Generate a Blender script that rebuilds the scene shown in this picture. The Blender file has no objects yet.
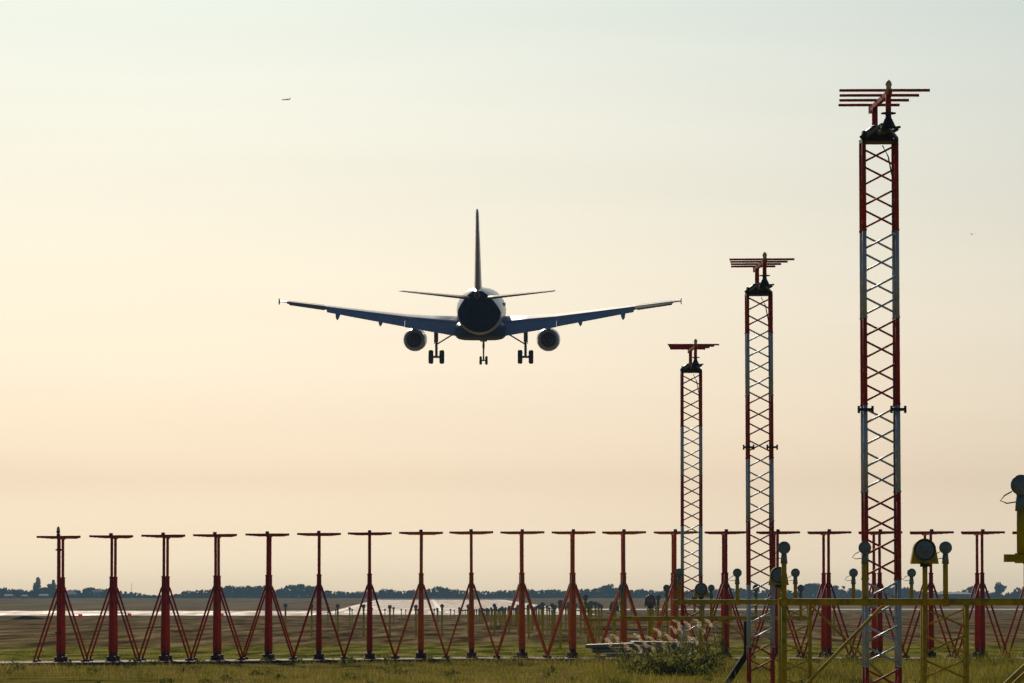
import bpy, math, random
import numpy as np
from mathutils import Vector, Matrix
R = math.radians
sc = bpy.context.scene
col = sc.collection
# ------------------------------------------------------------------ camera
EYE = 1.96
cam = bpy.data.cameras.new('camera'); cam_o = bpy.data.objects.new('camera', cam); col.objects.link(cam_o)
cam_o.location = (0, 0, EYE); cam_o.rotation_euler = (R(90) + math.atan(253.5 / 5000), 0, 0)
cam.lens = 5000 / 1024 * 36; cam.sensor_width = 36; cam.clip_start = 0.5; cam.clip_end = 20000
sc.camera = cam_o
# ------------------------------------------------------------------ sky and sun
SUN_EL, SUN_AZ = 21.0, -8.5           # azimuth from +Y, negative to the left
SKY_STRENGTH = 0.05
world = bpy.data.worlds.new("World"); sc.world = world; world.use_nodes = True
wn, wl = world.node_tree.nodes, world.node_tree.links
bg = wn['Background']
sky = wn.new('ShaderNodeTexSky'); sky.sky_type = 'NISHITA'; sky.sun_disc = False
sky.sun_elevation = R(SUN_EL); sky.sun_rotation = R(SUN_AZ)
sky.air_density = 1.0; sky.dust_density = 3.0; sky.ozone_density = 1.0; sky.altitude = 50
tc = wn.new('ShaderNodeTexCoord'); sep = wn.new('ShaderNodeSeparateXYZ')
wl.new(tc.outputs['Generated'], sep.inputs[0])
mr = wn.new('ShaderNodeMapRange'); mr.inputs['From Min'].default_value = 0.0; mr.inputs['From Max'].default_value = 0.4
wl.new(sep.outputs['Z'], mr.inputs['Value'])
ramp = wn.new('ShaderNodeValToRGB')
#SKYRAMP
TINT = [(0.0, (1.5076, 1.8191, 2.7776)), (0.0165, (1.5076, 1.8191, 2.7776)), (0.0575, (1.0861, 1.2256, 1.7645)), (0.1725, (0.8887, 1.0465, 1.4045)), (0.2925, (0.5662, 0.7409, 1.0043)), (0.6, (0.5, 0.58, 0.66)), (1.0, (0.5, 0.6, 0.7))]
el = ramp.color_ramp.elements
while len(el) > 1: el.remove(el[0])
el[0].position = TINT[0][0]; el[0].color = TINT[0][1] + (1,)
for p, c in TINT[1:]:
    e = el.new(p); e.color = tuple(c) + (1,)
wl.new(mr.outputs[0], ramp.inputs[0])
mul = wn.new('ShaderNodeMix'); mul.data_type = 'RGBA'; mul.blend_type = 'MULTIPLY'; mul.inputs[0].default_value = 1
wl.new(sky.outputs[0], mul.inputs[6]); wl.new(ramp.outputs[0], mul.inputs[7])
# faint streaks of high thin cloud
mp = wn.new('ShaderNodeMapping'); mp.inputs['Scale'].default_value = (5, 5, 60); mp.inputs['Rotation'].default_value = (0, R(3), 0)
nz = wn.new('ShaderNodeTexNoise'); nz.inputs['Scale'].default_value = 1.6; nz.inputs['Detail'].default_value = 7; nz.inputs['Roughness'].default_value = 0.55
wl.new(tc.outputs['Generated'], mp.inputs[0]); wl.new(mp.outputs[0], nz.inputs['Vector'])
mc = wn.new('ShaderNodeMapRange'); mc.inputs['From Min'].default_value = .3; mc.inputs['From Max'].default_value = .7
mc.inputs['To Min'].default_value = .98; mc.inputs['To Max'].default_value = 1.02
wl.new(nz.outputs['Fac'], mc.inputs['Value'])
mul2 = wn.new('ShaderNodeVectorMath'); mul2.operation = 'SCALE'
az = wn.new('ShaderNodeMapRange'); az.inputs['From Min'].default_value = -.12; az.inputs['From Max'].default_value = .12
az.inputs['To Min'].default_value = .89; az.inputs['To Max'].default_value = 1.09; wl.new(sep.outputs['X'], az.inputs['Value'])
am = wn.new('ShaderNodeMath'); am.operation = 'MULTIPLY'; wl.new(az.outputs[0], am.inputs[0]); wl.new(mc.outputs[0], am.inputs[1])
wl.new(mul.outputs[2], mul2.inputs[0]); wl.new(am.outputs[0], mul2.inputs['Scale'])
wl.new(mul2.outputs[0], bg.inputs['Color']); bg.inputs['Strength'].default_value = SKY_STRENGTH
sun = bpy.data.lights.new('sun', 'SUN'); sun.energy = 3.2; sun.angle = R(0.6); sun.color = (1.0, 0.86, 0.68)
sun_o = bpy.data.objects.new('sun', sun); col.objects.link(sun_o)
sd = Vector((math.sin(R(SUN_AZ)) * math.cos(R(SUN_EL)), math.cos(R(SUN_AZ)) * math.cos(R(SUN_EL)), math.sin(R(SUN_EL))))
sun_o.rotation_euler = sd.to_track_quat('Z', 'Y').to_euler()
sc.view_settings.view_transform = 'Standard'; sc.view_settings.look = 'None'
sc.view_settings.exposure = 0.0; sc.view_settings.gamma = 1.0
sc.cycles.volume_bounces = 0; sc.cycles.max_bounces = 6
# ------------------------------------------------------------------ helpers
rnd = random.Random(7)
def lerp(a, b, t): return a + (b - a) * t
def interp(x, xs, ys): return float(np.interp(x, xs, ys))
def ground_z(x, y):
    z = interp(y, [-500, 150, 900, 1300, 2009, 5000], [0, 0, -1.8, -1.10, -.05, -.05])
    lat = max(0.0, min(1.0, (-x - .5) / 13.0)); f = max(0.0, min(1.0, (420 - y) / 200))
    return z - .15 * lat * f

class MB:
    def __init__(s): s.v = []; s.f = []; s.sm = []
    def add(s, v, f, smooth=False):
        n = len(s.v); s.v += [tuple(p) for p in v]; s.f += [tuple(i + n for i in q) for q in f]; s.sm += [smooth] * len(f)
        return s
    def box(s, c, size, M=None):
        c = Vector(c); h = Vector(size) / 2; vs = []
        for sx in (-1, 1):
            for sy in (-1, 1):
                for sz in (-1, 1):
                    p = Vector((sx * h.x, sy * h.y, sz * h.z)); vs.append(c + (M @ p if M else p))
        return s.add(vs, [(0, 1, 3, 2), (4, 6, 7, 5), (0, 4, 5, 1), (2, 3, 7, 6), (0, 2, 6, 4), (1, 5, 7, 3)])
    def bar(s, a, b, w, t=None, up=(0, 0, 1)):
        a = Vector(a); b = Vector(b); d = (b - a); L = d.length; d.normalize(); u = Vector(up)
        if abs(d.dot(u)) > .99: u = Vector((0, 1, 0))
        x = d.cross(u).normalized(); z = x.cross(d)
        M = Matrix((x, d, z)).transposed()
        return s.box((a + b) / 2, (w, L, t or w), M)
    def tube(s, a, b, r, r2=None, n=10, caps=True):
        return s.path([a, b], [r, r if r2 is None else r2], n, caps)
    def path(s, pts, rs, n=8, caps=True):
        pts = [Vector(p) for p in pts]
        if not hasattr(rs, '__len__'): rs = [rs] * len(pts)
        vs = []; fs = []
        for i, p in enumerate(pts):
            d = (pts[min(i + 1, len(pts) - 1)] - pts[max(i - 1, 0)]).normalized()
            u = Vector((0, 0, 1)) if abs(d.z) < .9 else Vector((0, 1, 0))
            x = d.cross(u).normalized(); y = d.cross(x)
            for k in range(n):
                t = 2 * math.pi * k / n; vs.append(p + (x * math.cos(t) + y * math.sin(t)) * rs[i])
        for i in range(len(pts) - 1):
            for k in range(n):
                a = i * n + k; b = i * n + (k + 1) % n; fs.append((a, b, b + n, a + n))
        s.add(vs, fs, True)
        if caps:
            m = len(s.v) - len(vs)
            s.f.append(tuple(m + k for k in range(n - 1, -1, -1))); s.f.append(tuple(m + (len(pts) - 1) * n + k for k in range(n))); s.sm += [False, False]
        return s
    def lathe(s, prof, o, axis, n=24):
        """prof: (radius, distance along axis)"""
        o = Vector(o); d = Vector(axis).normalized(); u = Vector((0, 0, 1)) if abs(d.z) < .9 else Vector((1, 0, 0))
        x = d.cross(u).normalized(); y = d.cross(x); vs = []; fs = []
        for r, h in prof:
            for k in range(n):
                t = 2 * math.pi * k / n; vs.append(o + d * h + (x * math.cos(t) + y * math.sin(t)) * max(r, 1e-4))
        for i in range(len(prof) - 1):
            for k in range(n):
                a = i * n + k; b = i * n + (k + 1) % n; fs.append((a, b, b + n, a + n))
        return s.add(vs, fs, True)
    def loft(s, rings, smooth=True, caps=True):
        n = len(rings[0]); vs = [p for r in rings for p in r]; fs = []
        for i in range(len(rings) - 1):
            for k in range(n):
                a = i * n + k; b = i * n + (k + 1) % n; fs.append((a, b, b + n, a + n))
        s.add(vs, fs, smooth)
        if caps:
            m = len(s.v) - len(vs)
            s.f.append(tuple(m + k for k in range(n - 1, -1, -1))); s.f.append(tuple(m + (len(rings) - 1) * n + k for k in range(n))); s.sm += [False, False]
        return s
    def mesh(s, name, mats):
        me = bpy.data.meshes.new(name); me.from_pydata(s.v, [], s.f)
        me.polygons.foreach_set('use_smooth', s.sm)
        for m in (mats if isinstance(mats, (list, tuple)) else [mats]): me.materials.append(m)
        me.update(); return me
    def build(s, name, mat, parent=None, loc=None):
        o = bpy.data.objects.new(name, s.mesh(name, mat)); col.objects.link(o)
        if parent: o.parent = parent
        if loc: o.location = loc
        return o
def quads(name, V, mat, parent=None, per=4):
    """V: (n*per, 3) array of faces with `per` corners each"""
    me = bpy.data.meshes.new(name); n = len(V) // per
    me.vertices.add(n * per); me.vertices.foreach_set('co', np.asarray(V, np.float32).ravel())
    me.loops.add(n * per); me.loops.foreach_set('vertex_index', np.arange(n * per, dtype=np.int32))
    me.polygons.add(n); me.polygons.foreach_set('loop_start', np.arange(0, n * per, per, dtype=np.int32))
    me.update(calc_edges=True); me.validate()
    for m in (mat if isinstance(mat, (list, tuple)) else [mat]): me.materials.append(m)
    if name is None: return me
    o = bpy.data.objects.new(name, me); col.objects.link(o)
    if parent: o.parent = parent
    return o
def tag(o, label=None, cat=None, group=None, kind=None):
    if label: o['label'] = label
    if cat: o['category'] = cat
    if group: o['group'] = group
    if kind: o['kind'] = kind
    return o
def empty(name, loc, label, cat, group=None, rz=0):
    o = bpy.data.objects.new(name, None); col.objects.link(o); o.location = loc; o.rotation_euler = (0, 0, rz)
    o.empty_display_size = .3
    return tag(o, label, cat, group)
def copy_tree(o, parent=None):
    c = o.copy(); col.objects.link(c); c.parent = parent
    for ch in [q for q in KIDS.get(o.name, [])]: copy_child(ch, c)
    return c
KIDS = {}
def snapshot(o):
    """remember the children of a thing so that copying stays fast"""
    for ch in o.children:
        KIDS.setdefault(o.name, []).append(ch); snapshot(ch)
def copy_child(ch, parent):
    c = ch.copy(); col.objects.link(c); c.parent = parent
    for g in KIDS.get(ch.name, []): copy_child(g, c)
# ------------------------------------------------------------------ materials
def mat(name, color, rough=.5, metal=0, var=.0, scale=6, bump=0, spec=.5, dirt=None, dirt_amt=.5, coords='Object', stretch=(1, 1, 1), coat=0):
    m = bpy.data.materials.new(name); m.use_nodes = True; n, l = m.node_tree.nodes, m.node_tree.links
    b = n['Principled BSDF']; b.inputs['Roughness'].default_value = rough; b.inputs['Metallic'].default_value = metal
    b.inputs['Specular IOR Level'].default_value = spec; b.inputs['Coat Weight'].default_value = coat
    t = n.new('ShaderNodeTexCoord'); mp = n.new('ShaderNodeMapping'); mp.inputs['Scale'].default_value = stretch
    l.new(t.outputs[coords], mp.inputs[0])
    z = n.new('ShaderNodeTexNoise'); z.inputs['Scale'].default_value = scale; z.inputs['Detail'].default_value = 6
    l.new(mp.outputs[0], z.inputs['Vector'])
    r = n.new('ShaderNodeValToRGB'); e = r.color_ramp.elements
    lo = tuple(c * (1 - var) for c in color); hi = tuple(min(1, c * (1 + var)) for c in color)
    e[0].position = .3; e[0].color = lo + (1,); e[1].position = .7; e[1].color = hi + (1,)
    l.new(z.outputs['Fac'], r.inputs[0]); out = r.outputs[0]
    if dirt:
        z2 = n.new('ShaderNodeTexNoise'); z2.inputs['Scale'].default_value = scale * 2.3; z2.inputs['Detail'].default_value = 8
        l.new(mp.outputs[0], z2.inputs['Vector'])
        r2 = n.new('ShaderNodeMapRange'); r2.inputs['From Min'].default_value = .5; r2.inputs['From Max'].default_value = .72; r2.inputs['To Max'].default_value = dirt_amt
        l.new(z2.outputs['Fac'], r2.inputs['Value'])
        mx = n.new('ShaderNodeMix'); mx.data_type = 'RGBA'; l.new(r2.outputs[0], mx.inputs[0]); l.new(out, mx.inputs[6]); mx.inputs[7].default_value = dirt + (1,)
        out = mx.outputs[2]
    l.new(out, b.inputs['Base Color'])
    if bump:
        bp = n.new('ShaderNodeBump'); bp.inputs['Strength'].default_value = bump; l.new(z.outputs['Fac'], bp.inputs['Height']); l.new(bp.outputs[0], b.inputs['Normal'])
    return m
def leaf_mat(name, colors, trans=.45, scale=1.5):
    m = bpy.data.materials.new(name); m.use_nodes = True; n, l = m.node_tree.nodes, m.node_tree.links
    for x in list(n):
        if x.type == 'BSDF_PRINCIPLED': n.remove(x)
    out = [x for x in n if x.type == 'OUTPUT_MATERIAL'][0]
    t = n.new('ShaderNodeTexCoord'); z = n.new('ShaderNodeTexNoise'); z.inputs['Scale'].default_value = scale; z.inputs['Detail'].default_value = 4
    l.new(t.outputs['Object'], z.inputs['Vector'])
    r = n.new('ShaderNodeValToRGB'); e = r.color_ramp.elements
    e[0].position = .3; e[0].color = colors[0] + (1,); e[1].position = .7; e[1].color = colors[-1] + (1,)
    for i, c in enumerate(colors[1:-1]):
        q = e.new(.3 + .4 * (i + 1) / (len(colors) - 1)); q.color = c + (1,)
    l.new(z.outputs['Fac'], r.inputs[0])
    d = n.new('ShaderNodeBsdfDiffuse'); tr = n.new('ShaderNodeBsdfTranslucent'); mx = n.new('ShaderNodeMixShader'); mx.inputs[0].default_value = trans
    l.new(r.outputs[0], d.inputs[0]); l.new(r.outputs[0], tr.inputs[0]); l.new(d.outputs[0], mx.inputs[1]); l.new(tr.outputs[0], mx.inputs[2])
    l.new(mx.outputs[0], out.inputs[0]); return m
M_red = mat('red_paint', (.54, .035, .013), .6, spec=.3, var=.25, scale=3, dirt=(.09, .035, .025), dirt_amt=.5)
M_orange = mat('orange_red_paint', (.78, .15, .022), .6, spec=.3, var=.2, scale=3, dirt=(.13, .04, .02), dirt_amt=.45)  # brighter, more orange red for the antennas in the middle of the row
M_white = mat('white_paint', (.50, .56, .64), .4, var=.08, scale=3, dirt=(.3, .3, .3), dirt_amt=.5)
M_yellow = mat('yellow_paint', (.66, .43, .015), .7, spec=.2, var=.22, scale=4, dirt=(.14, .1, .03), dirt_amt=.6)
M_dark = mat('dark_hardware', (.035, .032, .034), .45, metal=.3, var=.3)
M_brass = mat('brass_clamp', (.75, .52, .25), .5, metal=.1, var=.2)
M_galv = mat('galvanised_steel', (.32, .34, .36), .42, metal=.6, var=.2, scale=8)
M_head = mat('grey_lamp_housing', (.24, .29, .29), .45, metal=.4, var=.2, scale=8)
M_lens = mat('lamp_glass', (.20, .24, .26), .2, var=.3, scale=10, coat=.5)
M_conc = mat('concrete', (.36, .34, .31), .55, var=.2, scale=2, bump=.2, dirt=(.14, .13, .1), dirt_amt=.6)
M_rubber = mat('tyre_rubber', (.02, .02, .021), .7, var=.2)
M_green = mat('dark_green_paint', (.02, .035, .02), .9, spec=.1, var=.3, scale=5)
# ------------------------------------------------------------------ ground
def ground_material():
    m = bpy.data.materials.new('field'); m.use_nodes = True; n, l = m.node_tree.nodes, m.node_tree.links
    b = n['Principled BSDF']; b.inputs['Roughness'].default_value = 1; b.inputs['Specular IOR Level'].default_value = 0
    g = n.new('ShaderNodeNewGeometry'); sp = n.new('ShaderNodeSeparateXYZ'); l.new(g.outputs['Position'], sp.inputs[0])
    def noise(scale, stretch, det=6):
        mp = n.new('ShaderNodeMapping'); mp.inputs['Scale'].default_value = stretch; l.new(g.outputs['Position'], mp.inputs[0])
        z = n.new('ShaderNodeTexNoise'); z.inputs['Scale'].default_value = scale; z.inputs['Detail'].default_value = det; z.inputs['Roughness'].default_value = .65
        l.new(mp.outputs[0], z.inputs['Vector']); return z.outputs['Fac']
    def ramp(fac, stops):
        r = n.new('ShaderNodeValToRGB'); e = r.color_ramp.elements
        e[0].position = stops[0][0]; e[0].color = stops[0][1] + (1,); e[1].position = stops[-1][0]; e[1].color = stops[-1][1] + (1,)
        for p, c in stops[1:-1]:
            q = e.new(p); q.color = c + (1,)
        l.new(fac, r.inputs[0]); return r.outputs[0]
    def mix(f, a, c):
        x = n.new('ShaderNodeMix'); x.data_type = 'RGBA'; l.new(f, x.inputs[0]); l.new(a, x.inputs[6]); l.new(c, x.inputs[7]); return x.outputs[2]
    def step(a, b_, w_amt, fac):
        ad = n.new('ShaderNodeMath'); ad.operation = 'MULTIPLY_ADD'; ad.inputs[1].default_value = w_amt; l.new(fac, ad.inputs[0]); l.new(sp.outputs['Y'], ad.inputs[2])
        r = n.new('ShaderNodeMapRange'); r.interpolation_type = 'SMOOTHSTEP'; r.inputs['From Min'].default_value = a + w_amt * .5; r.inputs['From Max'].default_value = b_ + w_amt * .5
        l.new(ad.outputs[0], r.inputs['Value']); return r.outputs[0]
    grass = ramp(noise(.9, (1, .5, 1), 9), [(.34, (.06, .06, .012)), (.45, (.17, .155, .024)), (.55, (.30, .24, .045)), (.66, (.45, .34, .11))])
    green = ramp(noise(.8, (1, .12, 1), 9), [(.36, (.07, .075, .014)), (.46, (.16, .185, .028)), (.53, (.34, .31, .06)), (.64, (.56, .45, .17))])
    brown = ramp(noise(.55, (1, .05, 1), 9), [(.36, (.055, .036, .016)), (.45, (.16, .11, .052)), (.53, (.28, .20, .09)), (.64, (.50, .37, .19))])
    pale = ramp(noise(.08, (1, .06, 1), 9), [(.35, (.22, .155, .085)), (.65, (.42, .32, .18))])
    wob = noise(.16, (1, .3, 1)); wob2 = noise(.02, (1, .2, 1))
    c = mix(step(146, 152, 4, wob), grass, green)
    c = mix(step(205, 240, 30, wob), c, brown)
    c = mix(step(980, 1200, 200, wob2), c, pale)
    l.new(c, b.inputs['Base Color'])
    bp = n.new('ShaderNodeBump'); bp.inputs['Strength'].default_value = .8; bp.inputs['Distance'].default_value = .15
    l.new(noise(2.2, (1, .5, 1), 8), bp.inputs['Height']); l.new(bp.outputs[0], b.inputs['Normal']); return m
ys = list(np.arange(-200, 90, 20)) + list(np.arange(90, 240, 3)) + list(np.arange(240, 900, 20)) + list(np.arange(900, 5201, 60))
xs = [-1600, -1000, -500, -250, -120, -60] + list(np.arange(-30, 31, 3)) + [60, 120, 250, 500, 1000, 1600]
g = MB(); gr = random.Random(3)
bumps = [(gr.uniform(.05, .4), gr.uniform(.03, .2), gr.uniform(0, 6), gr.uniform(.004, .015)) for _ in range(6)]
vv = [(x, y, ground_z(x, y) + (sum(a * math.sin(x * p + y * q + s) for p, q, s, a in bumps) - .02 if 85 < y < 148 else 0)) for y in ys for x in xs]
nx = len(xs)
g.add(vv, [(j * nx + i, j * nx + i + 1, (j + 1) * nx + i + 1, (j + 1) * nx + i) for j in range(len(ys) - 1) for i in range(nx - 1)], True)
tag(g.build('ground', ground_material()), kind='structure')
def paved_material(name, lo, hi, rough, scale=.05):
    m = bpy.data.materials.new(name); m.use_nodes = True; n, l = m.node_tree.nodes, m.node_tree.links
    b = n['Principled BSDF']; b.inputs['Roughness'].default_value = rough; b.inputs['Specular IOR Level'].default_value = .12
    g = n.new('ShaderNodeNewGeometry'); mp = n.new('ShaderNodeMapping'); mp.inputs['Scale'].default_value = (1, .08, 1); l.new(g.outputs['Position'], mp.inputs[0])
    z = n.new('ShaderNodeTexNoise'); z.inputs['Scale'].default_value = scale; z.inputs['Detail'].default_value = 7; l.new(mp.outputs[0], z.inputs['Vector'])
    r = n.new('ShaderNodeValToRGB'); e = r.color_ramp.elements; e[0].position = .35; e[0].color = lo + (1,); e[1].position = .65; e[1].color = hi + (1,)
    l.new(z.outputs['Fac'], r.inputs[0]); l.new(r.outputs[0], b.inputs['Base Color'])
    q = n.new('ShaderNodeMapRange'); q.inputs['From Min'].default_value = .3; q.inputs['From Max'].default_value = .7; q.inputs['To Min'].default_value = rough * .75; q.inputs['To Max'].default_value = rough * 1.35
    l.new(z.outputs['Fac'], q.inputs['Value']); l.new(q.outputs[0], b.inputs['Roughness']); return m
M_run = paved_material('runway_concrete', (.30, .19, .13), (.74, .50, .37), .68, .35)
def sheet(name, edge_l, edge_r, y0, y1, lift, m, step=30):
    """sheet between two x(y) functions, lying on the ground"""
    b = MB(); yy = list(np.arange(y0, y1, step)) + [y1]; vs = []
    for y in yy:
        for t in np.linspace(0, 1, 7):
            x = lerp(edge_l(y), edge_r(y), t); vs.append((x, y, ground_z(x, y) + lift))
    b.add(vs, [(j * 7 + i, j * 7 + i + 1, (j + 1) * 7 + i + 1, (j + 1) * 7 + i) for j in range(len(yy) - 1) for i in range(6)], True)
    return tag(b.build(name, m), kind='structure')
rc = lambda y: interp(y, [930, 2060], [-12.9, -32.6])      # runway centre line
sheet('runway', lambda y: rc(y) - 23, lambda y: rc(y) + 23, 925, 2060, .06, M_run)
sheet('taxiway', lambda y: -700, lambda y: rc(y) - 23.5, 905, 1075, .05, M_run)
sheet('runway_shoulder', lambda y: rc(y) + 23.5, lambda y: rc(y) + 29, 925, 2060, .05, paved_material('shoulder_asphalt', (.12, .10, .085), (.2, .17, .14), .5))
sheet('service_road', lambda y: rc(y) + 30, lambda y: 700, 1120, 1175, .05, paved_material('road_gravel', (.30, .26, .2), (.4, .35, .27), .6))
M_line = mat('runway_marking_paint', (.78, .78, .74), .5, var=.08, scale=.3)
for k in range(17):
    y0 = 1060 + k * 60
    sheet('centre_line_marking', lambda y: rc(y) - .6, lambda y: rc(y) + .6, y0, y0 + 36, .1, M_line, 12)
for s in (-1, 1):
    sheet('edge_line_marking', lambda y: rc(y) + s * 21.5 - .2, lambda y: rc(y) + s * 21.5 + .2, 990, 2060, .1, M_line)
for k in range(12):
    o = (k - 5.5) * 3.4
    sheet('threshold_marking', lambda y: rc(y) + o - .9, lambda y: rc(y) + o + .9, 1000, 1030, .1, M_line, 10)
# ------------------------------------------------------------------ localizer antenna row
DT = 150.6; S_T = 5000 / DT
RX = -.0168                      # runway direction (x per metre of y) seen from here
def tilt_z(x): return interp(x, [-15, -1.5], [-.15, 0])
# concrete footing strip under the row
pad = MB(); xx = list(np.arange(-24, 24.1, 1.5)); vs = []
for x in xx:
    zt = .055 + tilt_z(x) * .85 + .002 * math.sin(x * 3)
    for (dy, dz) in ((-1.0, -.5), (-1.0, 0), (-.97, .01), (2.2, .01), (2.25, -.5)): vs.append((x, DT + dy, zt + dz))
pad.add(vs, [(i * 5 + k, (i + 1) * 5 + k, (i + 1) * 5 + k + 1, i * 5 + k + 1) for i in range(len(xx) - 1) for k in range(4)])
tag(pad.build('concrete_footing', mat('footing_concrete', (.40, .32, .26), .8, spec=.08, var=.15, scale=1.2, dirt=(.16, .14, .11), dirt_amt=.5)), kind='structure')
EDGE = mat('weathered_steel_channel', (.05, .022, .015), .6, var=.3, scale=2)
ch = MB()
for i in range(len(xx) - 1):
    x0, x1 = xx[i], xx[i + 1]; z0, z1 = tilt_z(x0) * .85, tilt_z(x1) * .85
    ch.bar((x0 + .004, DT - 1.07, z0 - .045), (x1 - .004, DT - 1.07, z1 - .045), .1, .20)
tag(ch.build('cable_channel', EDGE), 'long dark steel channel along the front edge of the antenna row footing', 'cable channel')

M_foot = mat('dirty_red_iron', (.10, .02, .014), .6, var=.4, scale=6)
def make_localizer(paint):
    t = empty('localizer_antenna', (0, 0, 0), '', 'antenna', 'red T shaped antennas standing in one long row')
    rows = ((0, 0, 0), (RX * 1.62, 1.62, 0))
    b = MB(); b.bar((-RX * .35, -.35, 3.83), (RX * 2.1, 2.1, 3.83), .09, .10)
    boom = b.build('boom', paint, t)
    for i in range(7):
        L = 1.32 - .085 * i; y = -.3 + i * .38; x = RX * y
        MB().tube((x - L / 2, y, 3.84 + .006 * (i % 2)), (x + L / 2, y, 3.84 + .006 * (i % 2)), .034, n=8).build('dipole', paint, boom)
    c = MB(); c.box((0, -.3, 3.90), (.10, .16, .07)); c.build('feed_box', M_dark, boom)
    for (x, y, _) in rows:
        MB().tube((x, y, 2.45), (x, y, 3.80), .043, n=12).build('mast_tube', paint, t)
        s = MB(); s.tube((x, y, .34), (x, y, 2.60), .090, .064, n=14); s.tube((x, y, 2.59), (x, y, 2.63), .074, n=14); s.build('post', paint, t)
        f = MB(); f.tube((x, y, .22), (x, y, .34), .075, n=12); f.tube((x, y, .12), (x, y, .24), .15, n=14); f.box((x, y, .075), (.34, .34, .09)); f.build('foot', M_foot, t)
        for s in (-1, 1):
            MB().tube((x + s * .07, y, 2.27), (x + s * .76, y, .13), .029, n=8).build('brace', paint, t)
            k = MB(); k.box((x + s * .72, y, .10), (.12, .22, .10)); k.build('brace_foot', M_foot, t)
        q = MB(); q.tube((x, y, 2.19), (x, y, 2.31), .085, n=14); q.build('collar', paint, t)
    return t
ordinal = ['first', 'second', 'third', 'fourth', 'fifth', 'sixth', 'seventh', 'eighth', 'ninth', 'tenth', 'eleventh', 'twelfth', 'thirteenth', 'fourteenth', 'fifteenth', 'sixteenth', 'seventeenth', 'eighteenth', 'nineteenth', 'twentieth']
proto = make_localizer(M_red); snapshot(proto)
protoB = make_localizer(M_orange); snapshot(protoB)
usedA = usedB = False
for k in range(20):
    px = 61 + 51.15 * k + interp(k, [0, 3, 5, 8, 13], [-1, 1.8, 2.3, 1.5, 0]); x = (px - 512) / S_T - .0
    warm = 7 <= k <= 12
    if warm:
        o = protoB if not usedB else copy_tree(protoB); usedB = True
    else:
        o = proto if not usedA else copy_tree(proto); usedA = True
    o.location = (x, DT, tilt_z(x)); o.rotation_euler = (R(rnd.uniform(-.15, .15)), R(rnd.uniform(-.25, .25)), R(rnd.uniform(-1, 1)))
    shade = 'orange red' if warm else 'dark red'
    if k == 0: o['label'] = 'dark red T shaped antenna at the left end beside a thin lamp post'
    elif k == 19: o['label'] = 'T shaped red antenna cut off by the right edge of the photo'
    elif k == 12: o['label'] = 'orange red T shaped antenna standing right behind the farthest lattice mast'
    elif k == 14: o['label'] = 'dark red T shaped antenna behind the middle lattice mast'
    elif k == 16: o['label'] = 'dark red T shaped antenna showing through the nearest lattice mast'
    else: o['label'] = f'{shade} T shaped antenna, {ordinal[k]} from the left in its row'
# obstruction lamp pole on the first antenna
x0 = (59.3 - 512) / S_T
t = empty('obstruction_light', (x0, DT - .25, tilt_z(x0)), 'thin red post with a small lamp on top beside the leftmost T shaped antenna', 'light')
MB().tube((0, 0, .1), (0, 0, 3.95), .034, n=10).build('post', M_red, t)
h = MB(); h.tube((0, 0, 3.95), (0, 0, 4.03), .055, n=12); h.build('lamp_base', M_dark, t)
MB().lathe([(.045, 0), (.05, .05), (.035, .1), (0, .13)], (0, 0, 4.03), (0, 0, 1), 14).build('lamp_shade', M_brass, t)
for z in (3.45, .98): MB().box((.02, .03, z), (.2, .05, .05)).build('clamp', M_dark, t)
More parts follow.
